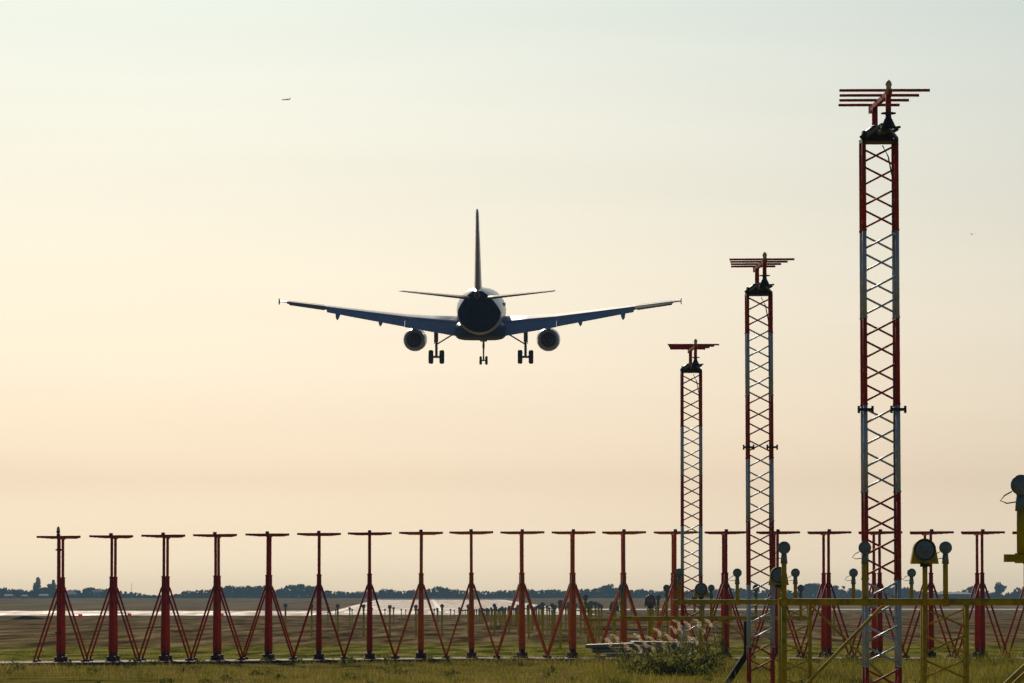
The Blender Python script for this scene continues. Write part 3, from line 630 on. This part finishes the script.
# ------------------------------------------------------------------ distant trees and buildings
nr = np.random.RandomState(5)
def clump_cards(centres, size, jitter=.5):
    n = len(centres); a = nr.normal(size=(n, 3)); a /= np.linalg.norm(a, axis=1)[:, None]
    b_ = nr.normal(size=(n, 3)); b_ -= (b_ * a).sum(1)[:, None] * a; b_ /= np.linalg.norm(b_, axis=1)[:, None]
    s = size * (1 - jitter + 2 * jitter * nr.rand(n))[:, None]
    c = np.asarray(centres); q = np.stack([c - a * s, c + b_ * s * .7, c + a * s, c - b_ * s * .7], 1)
    return q.reshape(-1, 3)
M_tree = [leaf_mat('foliage_dark', [(.010, .020, .012), (.022, .040, .018)], .2, .3), leaf_mat('foliage_mid', [(.018, .032, .015), (.035, .055, .024)], .2, .3)]
M_bark = mat('bark', (.07, .055, .04), .9, var=.3)
def crown_points(kind, n):
    pts = []; rs = nr
    if kind == 'poplar':
        for _ in range(n):
            z = rs.rand(); r = .125 * math.sin(math.pi * (.14 + .80 * z)) ** .6; a = rs.rand() * 6.283; q = math.sqrt(rs.rand())
            pts.append((r * q * math.cos(a) + .012 * math.sin(z * 19), r * q * math.sin(a), .08 + .92 * z))
    else:
        k = {'round': 9, 'wide': 13, 'ragged': 11}[kind]; wid = {'round': .30, 'wide': .50, 'ragged': .34}[kind]
        lob = [(rs.uniform(-wid, wid), rs.uniform(-wid, wid), rs.uniform(.32, .84), rs.uniform(.12, .24)) for _ in range(k)] + [(0, 0, .8, .2), (0, 0, .5, .3)]
        for _ in range(n):
            cx, cy, cz, r = lob[rs.randint(len(lob))]; d = rs.normal(size=3); d /= np.linalg.norm(d); q = r * rs.rand() ** .4
            pts.append((cx + d[0] * q, cy + d[1] * q, min(1.0, max(.1, cz + d[2] * q * .8))))
    return np.array(pts)
tree_meshes = {}
for kind, cnt in (('round', 4), ('wide', 3), ('ragged', 3), ('poplar', 2)):
    for i in range(cnt):
        c = crown_points(kind, 700); V = clump_cards(c, .055 if kind != 'poplar' else .035)
        o = quads('crown', V, M_tree[i % 2]); me = o.data; bpy.data.objects.remove(o)
        b = MB(); b.path([(0, 0, -.03), (.01, 0, .3), (0, .01, .7)], [.028, .02, .008], 7)
        for q in range(4):
            a = q * 1.6; b.path([(0, 0, .25 + .08 * q), (.1 * math.cos(a), .1 * math.sin(a), .42 + .08 * q), (.2 * math.cos(a), .2 * math.sin(a), .55 + .07 * q)] if kind != 'poplar' else [(0, 0, .3 + .1 * q), (.05 * math.cos(a), .05 * math.sin(a), .5 + .1 * q)], .008, 5)
        tree_meshes[(kind, i)] = (me, b.mesh('trunk', M_bark))
def tree(kind, var, x, y, h, label, group=None, wide=1.0):
    me, tk = tree_meshes[(kind, var)]
    o = bpy.data.objects.new('poplar_tree' if kind == 'poplar' else 'tree', None); col.objects.link(o); o.location = (x, y, ground_z(x, y)); o.rotation_euler = (0, 0, rnd.uniform(0, 6.28)); o.empty_display_size = 2
    o.scale = (h * wide, h * wide, h); tag(o, label, 'tree', group)
    for nm, m in (('crown', me), ('trunk', tk)):
        c = bpy.data.objects.new(nm, m); col.objects.link(c); c.parent = o
prof = [(-20, 590), (3, 588.5), (11, 591), (18, 590.5), (26, 591), (31, 590), (43, 590), (49, 586), (57, 586), (69, 592), (75, 590.5), (82, 592), (88, 588.5), (96, 590), (107, 590), (119, 591.5), (131, 593), (149, 596), (174, 596), (187, 592), (195, 591.5), (205, 591), (218, 589), (230, 587), (240, 589), (250, 588), (263, 586), (276, 591), (288, 587), (301, 586), (311, 587), (326, 592), (341, 593), (364, 592), (377, 592), (387, 590), (400, 592), (430, 590), (439, 587.5), (448, 590), (463, 591.5), (479, 592), (491, 593), (501, 591), (516, 591), (524, 589), (532, 591), (552, 590.5), (565, 592), (577, 591), (585, 590), (594, 590), (602, 588.5), (611, 586), (616, 589), (630, 590), (648, 591), (668, 592), (685, 591), (700, 592), (715, 590), (731, 589), (741, 590), (755, 591), (770, 591), (788, 591), (800, 592), (808, 585), (818, 584), (824, 587), (829, 592), (834, 587), (838, 588), (842, 593), (849, 589), (857, 590), (868, 592), (879, 591), (887, 588), (893, 588), (899, 592), (906, 587.5), (914, 592), (925, 592.5), (942, 592.5), (960, 593), (970, 587.5), (975, 587), (981, 592), (1005, 595), (1013, 594), (1019, 587.5), (1030, 587)]
px_, py_ = [p[0] for p in prof], [p[1] for p in prof]
kinds = [k for k in tree_meshes if k[0] != 'poplar']
p = -16.0; k = 0
while p < 1042:
    yy = 3150 + rnd.uniform(-90, 90); top = interp(p, px_, py_) + rnd.uniform(-.5, .7)
    h = max(2.4, (599.0 - top) / 5000 * yy * 1.12); kd = kinds[rnd.randrange(len(kinds))]
    tree(kd[0], kd[1], VX(yy, p), yy, h, 'hazy blue green tree in the distant belt of trees along the horizon', 'trees of the distant tree belt', rnd.uniform(.8, 1.15))
    p += 4.6 * rnd.uniform(.75, 1.25); k += 1
for px, top, kd, lab, wd in ((38.5, 577.5, ('poplar', 0), 'tall columnar poplar, highest tree on the left horizon', 1.15), (54, 580, ('poplar', 1), 'second tall poplar, behind the leftmost red antenna', 1.1),
                         (35, 583, ('poplar', 1), 'slender tree close to the left side of the tall columnar poplar', .9), (998, 581.5, ('round', 1), 'lone round tree on the right horizon between the last red antennas', .95),
                         (611, 586.5, ('poplar', 0), 'small pointed tree rising above the belt left of the seventh antenna from the right', .8)):
    tree(kd[0], kd[1], VX(3080, px), 3080, (598.2 - top) / 5000 * 3080, lab, None, wd)
# undergrowth band of the distant wood
n = 56000; cx = nr.uniform(-900, 900, n); cy = nr.uniform(3080, 3330, n)
hh = np.interp(cx / 3200 * 5000 + 512, px_, py_); hh = np.where(np.abs(cx) > 345, 590 + 2 * np.sin(cx * .05) + 2 * np.sin(cx * .021), hh); hh = (599.2 - hh) / 5000 * 3200 * .58
cz = nr.rand(n) ** 1.7 * hh - .25
cards = clump_cards(np.stack([cx, cy, cz + .1], 1), .95)
tag(quads('distant_woodland', cards, M_tree[0]), 'low hazy mass of distant woodland between the single trees on the horizon', 'woodland', None, 'stuff')
def shed(px, y, w, h, d, label, roof_mat, wall_mat, rise=.25, rz=0, openings=0):
    x = VX(y, px); t = empty('building', (x, y, ground_z(x, y)), label, 'building', None, rz)
    MB().box((0, d / 2, h / 2), (w, d, h)).build('wall', wall_mat, t)
    r = MB(); e = .3; r.loft([[(-w / 2 - e, -e, h + .003), (-w / 2 - e, d + e, h + .003), (-w / 2 - e, d / 2, h * (1 + rise))], [(w / 2 + e, -e, h + .003), (w / 2 + e, d + e, h + .003), (w / 2 + e, d / 2, h * (1 + rise))]], smooth=False); r.build('roof', roof_mat, t)
    for i in range(openings):
        xx_ = -w / 2 + w * (i + .5) / openings; MB().box((xx_, -.02, h * .45), (w / openings * .45, .08, h * .42)).build('window', M_dark, t)
    return t
W1 = mat('pale_wall', (.20, .22, .24), .7, var=.1, scale=.3); W2 = mat('pale_roof', (.26, .26, .26), .8, var=.1, scale=.3); W3 = mat('grey_wall', (.12, .14, .16), .7, var=.1, scale=.3)
shed(9, 3000, 4.5, 1.6, 6, 'low pale roofed building at the far left edge of the horizon', W2, W3, .5, 0, 4)
shed(25, 2990, 3, 1.4, 5, 'small low building below the tall poplar', W2, W3, .5, 0, 2)
shed(44, 2990, 5, 1.7, 6, 'low building with a bright roof right below the tall poplar', W2, W1, .5, 0, 3)
shed(73, 2980, 6.2, 2.4, 12, 'grey blue shed with a slanted bright roof beside the leftmost antenna', W2, W3, .9, .5, 1)
shed(96.5, 3030, 3.6, 3.8, 6, 'small white roofed house standing alone among the trees on the left horizon', W2, W1, .3, 0, 1)
shed(955, 2980, 21, 2.6, 25, 'long low grey hangar with a pale roof on the right horizon', W2, W3, .42, .2, 5)
shed(933, 3000, 9, 2.2, 15, 'smaller low grey hall left of the hangar on the right horizon', W3, W3, .3, 0, 2)
# thin radio tower
x = VX(3000, 132); t = empty('radio_tower', (x, 3000, ground_z(x, 3000)), 'thin pale radio tower above the treeline on the left', 'tower')
b = MB()
for q in range(3):
    a = q * 2.094; b.tube((.5 * math.cos(a), .5 * math.sin(a), 0), (.12 * math.cos(a), .12 * math.sin(a), 8.6), .035, n=5)
for q in range(10): b.tube((-.35, 0, q * .85), (.35, 0, q * .85 + .6), .03, n=5)
b.build('lattice', M_galv, t); MB().tube((0, 0, 8.6), (0, 0, 9.8), .04, n=5).build('aerial', M_galv, t)
# orange airfield markers, dark mound
M_mark = leaf_mat('orange_marker', [(.9, .22, .02), (.9, .25, .03)], .5)
for px, y, w, lab in ((81, 700, .34, 'orange marker board in the field behind the leftmost antenna'), (130, 800, .32, 'small orange marker board between second and third antenna'), (222.5, 780, .28, 'small orange marker board behind the fourth antenna')):
    x = VX(y, px); t = empty('marker_board', (x, y, ground_z(x, y)), lab, 'marker', 'orange marker boards in the field')
    b = MB(); b.loft([[(-w, -.1, .15), (w, -.1, .15), (w, .1, .15), (-w, .1, .15)], [(-w * .8, -.05, .6), (w * .8, -.05, .6), (w * .8, .05, .6), (-w * .8, .05, .6)]], smooth=False); b.build('board', M_mark, t)
    for s in (-1, 1): MB().tube((s * w * .6, 0, -.1), (s * w * .6, 0, .3), .04, n=6).build('leg', M_galv, t)
x = VX(640, 27); b = MB(); rr_ = random.Random(4); n1, n2 = 20, 8; vs = []
for j in range(n2 + 1):
    for i in range(n1):
        a = 2 * math.pi * i / n1; q = j / n2; rad = 2.6 * (1 - q) * (1 + .15 * math.sin(3 * a + 1)); vs.append((rad * math.cos(a), rad * .8 * math.sin(a), .55 * math.sin(q * math.pi / 2) + rr_.uniform(-.04, .04) - .1))
b.add(vs, [(j * n1 + i, j * n1 + (i + 1) % n1, (j + 1) * n1 + (i + 1) % n1, (j + 1) * n1 + i) for j in range(n2) for i in range(n1)], True)
o = b.build('earth_mound', mat('earth', (.05, .04, .03), 1, spec=0, var=.4, scale=2, bump=.4)); o.location = (x, 640, ground_z(x, 640)); tag(o, 'low dark mound of earth in the field at the far left', 'mound')
# cars far away on the left
for i, (px, y) in enumerate(((5, 2700), (13.5, 2720), (26, 2690))):
    x = VX(y, px); t = empty('parked_car', (x, y, ground_z(x, y)), ['tiny pale car at the far left edge of the field', 'tiny pale car second from the left edge', 'tiny pale car below the tall poplar', 'tiny dark vehicle beyond the bright taxiway'][i], 'car', 'tiny vehicles on the far side of the airfield')
    m = W2 if i < 3 else M_dark
    b = MB(); b.loft([[(-2.1, s * .8, .35), (2.1, s * .8, .35), (2.1, s * .8, .8), (1.2, s * .8, .9), (.8, s * .7, 1.4), (-1.2, s * .7, 1.4), (-1.8, s * .8, .9), (-2.1, s * .8, .85)] for s in (-1, 1)], smooth=False); b.build('body', m, t)
    for sx in (-1.3, 1.3):
        for sy in (-.8, .8): MB().lathe([(0, -.1), (.32, -.1), (.32, .1), (0, .1)], (sx, sy, .32), (0, 1, 0), 12).build('wheel', M_rubber, t)
# ------------------------------------------------------------------ things in the foreground grass
def slab_stack():
    y = 138.0; M_s = mat('slab_concrete', (.24, .215, .185), .5, var=.2, scale=1.5, bump=.3, dirt=(.12, .11, .09), dirt_amt=.7)
    specs = [((586, 634), 643.5, .10, 'concrete slab at the left end of the tilted stack', 2.0), ((592, 652), 647.5, .12, 'lower concrete slab carrying the leftmost slab', 1.2), ((632, 681), 641.5, .10, 'upper concrete slab right behind the pale reed plumes', -1.2), ((628, 690), 646, .14, 'lower right concrete slab half hidden by the reeds', .3), ((672, 706), 642, .12, 'short concrete slab between the reeds and the farthest mast', 0), ((606, 648), 653.5, .10, 'lowest slab of the stack, lying almost in the grass', -.4)]
    for i, ((a, b_), py, th, lab, tl) in enumerate(specs):
        xa, xb = VX(y, a), VX(y, b_); z = EYE + (595 - py) / 5000 * y; o = MB()
        L = xb - xa; d = 1.1
        for q in range(1): 
            ch_ = .012; v = []
            for zz, ins in ((-th, ch_), (-th + ch_, 0), (-ch_, 0), (0, ch_)):
                nseg = 10; ring_ = []
                for u in np.linspace(0, 1, nseg): ring_.append((xa - xa + ins + (L - 2 * ins) * u - L / 2, -d / 2 + ins + .012 * math.sin(u * 17 + i), zz))
                for u in np.linspace(1, 0, nseg): ring_.append((ins + (L - 2 * ins) * u - L / 2, d / 2 - ins, zz))
                v.append(ring_)
            o.loft(v, smooth=False)
        ob = o.build('concrete_slab', M_s); ob.location = ((xa + xb) / 2, y + (0, .1, .15, .05, .3, .12)[i], z); ob.rotation_euler = (R(.4), R(-tl), R((-3, 2, 4, -1, 6, 1)[i]))
        tag(ob, lab, 'concrete slab', 'concrete slabs lying in the grass')
    for i, (px, w) in enumerate(((602, .18), (625, .22), (650, .25), (684, .25))):
        o = MB(); o.box((0, 0, .0), (w, .8, .34)); ob = o.build('concrete_block', M_s); ob.location = (VX(y, px), y + .1, .12)
        tag(ob, ['concrete support block under the left end of the slab stack', 'concrete support block under the middle of the slab stack', 'concrete support block behind the pale reed plumes', 'concrete support block under the short right slab'][i], 'concrete block', 'blocks under the slabs')
    o = MB(); o.box((0, 0, 0), (.24, .3, .09)); ob = o.build('concrete_fragment', M_s); ob.location = (VX(136, 587), 136, .30 - .12); tag(ob, 'small flat piece of concrete lying left of the slab stack', 'concrete piece')
slab_stack()
# leaning board at the middle mast
t = empty('leaning_board', (VX(107, 746), 107, 0), 'dark green board bent towards the ground at the foot of the middle mast', 'board')
b = MB(); b.bar((.0, 0, 1.40), (.0, 0, .68), .11, .05, up=(0, 1, 0)); b.build('upright', M_green, t)
b = MB(); b.bar((.0, 0, .70), (-.62, -.1, -.25), .13, .05, up=(0, 1, 0)); b.build('slanting_plate', M_green, t)
b = MB(); b.bar((-.07, -.03, .70), (-.70, -.13, -.25), .022, .02); b.build('edge_strip', M_galv, t)
# red signal cabinet by the antenna posts far behind
x = VX(172, 573); 
# reeds with feathery plumes and a leafy bush
def reed_clump():
    y0 = 127.0
    M_stem = leaf_mat('reed_leaf', [(.12, .14, .03), (.34, .30, .10)], .5, 3); M_pl = leaf_mat('reed_plume', [(.75, .60, .42), (.92, .80, .62)], .7, 4)
    r = random.Random(11)
    plumes = [(611, 644), (618, 640), (628, 648), (634, 653), (640, 639), (647, 646), (654, 642), (660, 634), (665, 645), (671, 640), (676, 632), (680, 626), (684, 634), (690, 640), (697, 643), (704, 632), (711, 625), (716, 630), (641, 650), (700, 625), (690, 627), (668, 652), (720, 640), (680, 645), (655, 651)]
    for i, (px, py) in enumerate(plumes):
        y = y0 + r.uniform(-2, 2); x = VX(y, px); z = EYE + (595 - py) / 5000 * y; bx_ = x + r.uniform(.05, .35)
        t = empty('reed', (bx_, y, 0), 'reed stalk with a pale feathery plume glowing in the backlight', 'reed', 'reeds with pale plumes by the farthest mast')
        dx = x - bx_
        b = MB(); b.path([(0, 0, -.05), (dx * .2, .01, z * .5), (dx * .65, .02, z * .9), (dx, .02, z)], [.010, .009, .007, .004], 5); b.build('stalk', M_stem, t)
        V = []
        for q in range(150):
            u = r.random(); L = .30; bend = -.16 * u * u
            c = (dx + bend - .0 * u + r.gauss(0, .018), .02 + r.gauss(0, .022), z - .06 + L * u * (1 - .35 * u) + r.gauss(0, .012)); w = (.036 * (1 - .55 * u) + .008) 
            a = r.uniform(0, 6.28); e = (math.cos(a) * w * .9 - .02, math.sin(a) * w * .9, w * r.uniform(.1, 1.0))
            V += [c, (c[0] + e[0] * .5 + .007, c[1] + e[1] * .5, c[2] + e[2] * .5 - .004), (c[0] + e[0], c[1] + e[1], c[2] + e[2]), (c[0] + e[0] * .5 - .006, c[1] + e[1] * .5, c[2] + e[2] * .5 + .006)]
        quads('plume', V, M_pl, t)
        V = []
        for q in range(16):
            zb = r.uniform(.05, z * .75); a = r.uniform(0, 6.28); Ln = r.uniform(.25, .5); w = .012
            p0 = Vector((dx * .3 * zb / z, 0, zb)); p1 = p0 + Vector((math.cos(a) * Ln * .5, math.sin(a) * Ln * .5, Ln * .5)); p2 = p0 + Vector((math.cos(a) * Ln, math.sin(a) * Ln, Ln * .35)); sd_ = Vector((-math.sin(a) * w, math.cos(a) * w, .004))
            V += [p0 - sd_, p0 + sd_, p1 + sd_, p1 - sd_, p1 - sd_, p1 + sd_, p2 + sd_ * .1, p2 - sd_ * .1]
        quads('leaf', V, M_stem, t)
    M_b = leaf_mat('bush_leaf', [(.05, .065, .014), (.16, .17, .03), (.36, .32, .08)], .55, 9)
    for i, (px, y, w, h, lab) in enumerate(((672, 124, 1.15, .66, 'dark green leafy bush under the pale reed plumes'), (706, 126, .55, .62, 'smaller bush right of the reeds at the leaning board'), (646, 126, .6, .36, 'low bush at the left foot of the reeds'))):
        t = empty('bush', (VX(y, px), y, 0), lab, 'bush')
        n = int(1050 * w); th = nr.uniform(0, 6.283, n); ph = nr.uniform(0, 1, n); rr2 = nr.rand(n) ** .5 * (1 + .22 * np.sin(th * 5 + ph * 7 + i) + .2 * np.sin(th * 11 + ph * 3))
        P = np.stack([w * rr2 * np.cos(th) * np.sqrt(1 - ph ** 2), .6 * w * rr2 * np.sin(th) * np.sqrt(1 - ph ** 2), h * ph * rr2 * .9], 1)
        quads('foliage', clump_cards(P, .045), M_b, t)
        b = MB()
        for q in range(12):
            a = q * .53; b.path([(0, 0, -.05), (w * .35 * math.cos(a), .2 * math.sin(a), h * .4), (w * .75 * math.cos(a), .4 * math.sin(a), h * (.6 + .4 * (q % 3) / 2))], [.014, .01, .004], 5)
        b.build('stem', M_bark, t)
reed_clump()
# ------------------------------------------------------------------ grass
def grass(name, label, n, y0, y1, hmin, hmax, wid, m, clump=True, edge=2.2, xr=None):
    u = nr.rand(n); y = np.sqrt(y0 ** 2 + u * (y1 ** 2 - y0 ** 2)); x = nr.uniform(-1, 1, n) * (y * .115 + edge)
    if xr: x = nr.uniform(xr[0], xr[1], n)
    f = np.sin(x * 1.3 + np.sin(y * .31) * 2) + np.sin(x * .43 + y * .17 + 2) + np.sin(y * .9 + x * .2) + nr.normal(0, .5, n); f = np.clip((f + 1.8) / 4.0, .05, 1.5)
    h = (hmin + (hmax - hmin) * nr.rand(n) ** 2) * f
    lat = np.clip((-x - .5) / 13, 0, 1) * .15
    z = -lat + np.interp(y, [0, 150, 900], [0, 0, -1.8]) - .04
    a = nr.uniform(0, math.pi, n); dx, dy = np.cos(a) * wid * .5, np.sin(a) * wid * .5; lx, ly = nr.normal(0, .35, n) * h, nr.normal(0, .35, n) * h
    P = np.stack([np.stack([x - dx, y - dy, z], 1), np.stack([x + dx, y + dy, z], 1), np.stack([x + lx, y + ly, z + h], 1)], 1).reshape(-1, 3)
    return tag(quads(name, P, m, per=3), label, 'grass', None, 'stuff')
G1 = leaf_mat('grass_blades', [(.07, .085, .010), (.24, .22, .025), (.52, .40, .09)], .5, .7)
G2 = leaf_mat('dry_grass_blades', [(.22, .16, .05), (.48, .36, .16)], .5, .8)
grass('grass', 'short olive green grass in front of the antenna row', 170000, 92, 149, .06, .24, .022, G1)
grass('dry_grass', 'dry straw coloured grass stalks scattered through the foreground', 36000, 92, 149, .12, .40, .014, G2)
grass('far_grass', 'patchy green grass between the antenna row and the brown field', 50000, 154, 215, .05, .16, .04, G1)
grass('tall_grass', 'taller rough grass along the foot of the lattice masts at the right', 42000, 106, 147, .18, .55, .02, G1, xr=(1.8, 16))
# dark leafy weeds: along the footing and scattered
M_weed = leaf_mat('weed_leaf', [(.06, .08, .014), (.13, .15, .025), (.25, .24, .05)], .5, 5)
wc = []
for q in range(110):
    if q < 60: wx, wy = rnd.uniform(-16, 17), rnd.uniform(147.5, 149.3)
    else: wy = rnd.uniform(106, 146); wx = rnd.uniform(-1, 1) * wy * .11
    wr, wh = rnd.uniform(.08, .30), rnd.uniform(.10, .30) * (1.5 if q % 9 == 0 else 1); kk = int(90 * wr / .2)
    th = nr.uniform(0, 6.283, kk); rr3 = nr.rand(kk) ** .6 * wr; hz = nr.rand(kk) * wh * (1 - .6 * rr3 / wr)
    wc.append(np.stack([wx + rr3 * np.cos(th), wy + rr3 * np.sin(th), hz - .03 + tilt_z(wx)], 1))
tag(quads('weeds', clump_cards(np.concatenate(wc), .030), M_weed), 'dark green leafy weeds scattered through the foreground grass and along the footing', 'weeds', None, 'stuff')
# white and yellow field flowers
M_fw = mat('white_petals', (.8, .8, .75), .6, var=.05); M_fy = mat('yellow_petals', (.75, .55, .05), .6, var=.05)
for i, (px, py, m) in enumerate(((923, 668, 0), (927, 666, 0), (934, 669, 0), (826, 669, 0), (831, 668, 0), (614, 681, 1), (628, 682, 1), (240, 681, 0), (610, 677, 1))):
    y = 108.0 if py > 675 else 116; x = VX(y, px); z = EYE + (595 - py) / 5000 * y
    t = empty('wild_flower', (x, y, 0), 'small white wild flower on a thin stem in the foreground grass' if m == 0 else 'small yellow wild flower on a thin stem in the foreground grass', 'flower', 'white wild flowers' if m == 0 else 'yellow wild flowers')
    MB().path([(0, 0, -.02), (.01, 0, max(.08, z) * .6), (0, 0, max(.1, z))], .005, 5).build('stem', G1, t)
    V = []
    for q in range(8):
        a = q * .785; zz = max(.1, z); V += [(0, 0, zz), (.02 * math.cos(a - .3), .02 * math.sin(a - .3), zz + .01), (.036 * math.cos(a), .036 * math.sin(a), zz + .02), (.02 * math.cos(a + .3), .02 * math.sin(a + .3), zz + .01)]
    quads('blossom', V, (M_fw, M_fy)[m], t)
# ------------------------------------------------------------------ haze
HAZE = .00014
hb = MB(); hb.box((0, 2440, 212), (3600, 5800, 436))
hm = bpy.data.materials.new('haze'); hm.use_nodes = True; hn, hl = hm.node_tree.nodes, hm.node_tree.links
for x_ in list(hn):
    if x_.type != 'OUTPUT_MATERIAL': hn.remove(x_)
pv = hn.new('ShaderNodeVolumePrincipled'); pv.inputs['Density'].default_value = HAZE; pv.inputs['Color'].default_value = (.42, .72, 1, 1); pv.inputs['Anisotropy'].default_value = 0
hl.new(pv.outputs[0], [x_ for x_ in hn if x_.type == 'OUTPUT_MATERIAL'][0].inputs['Volume'])
tag(hb.build('haze', hm), 'thin pale haze over the whole airfield', 'haze', None, 'stuff')
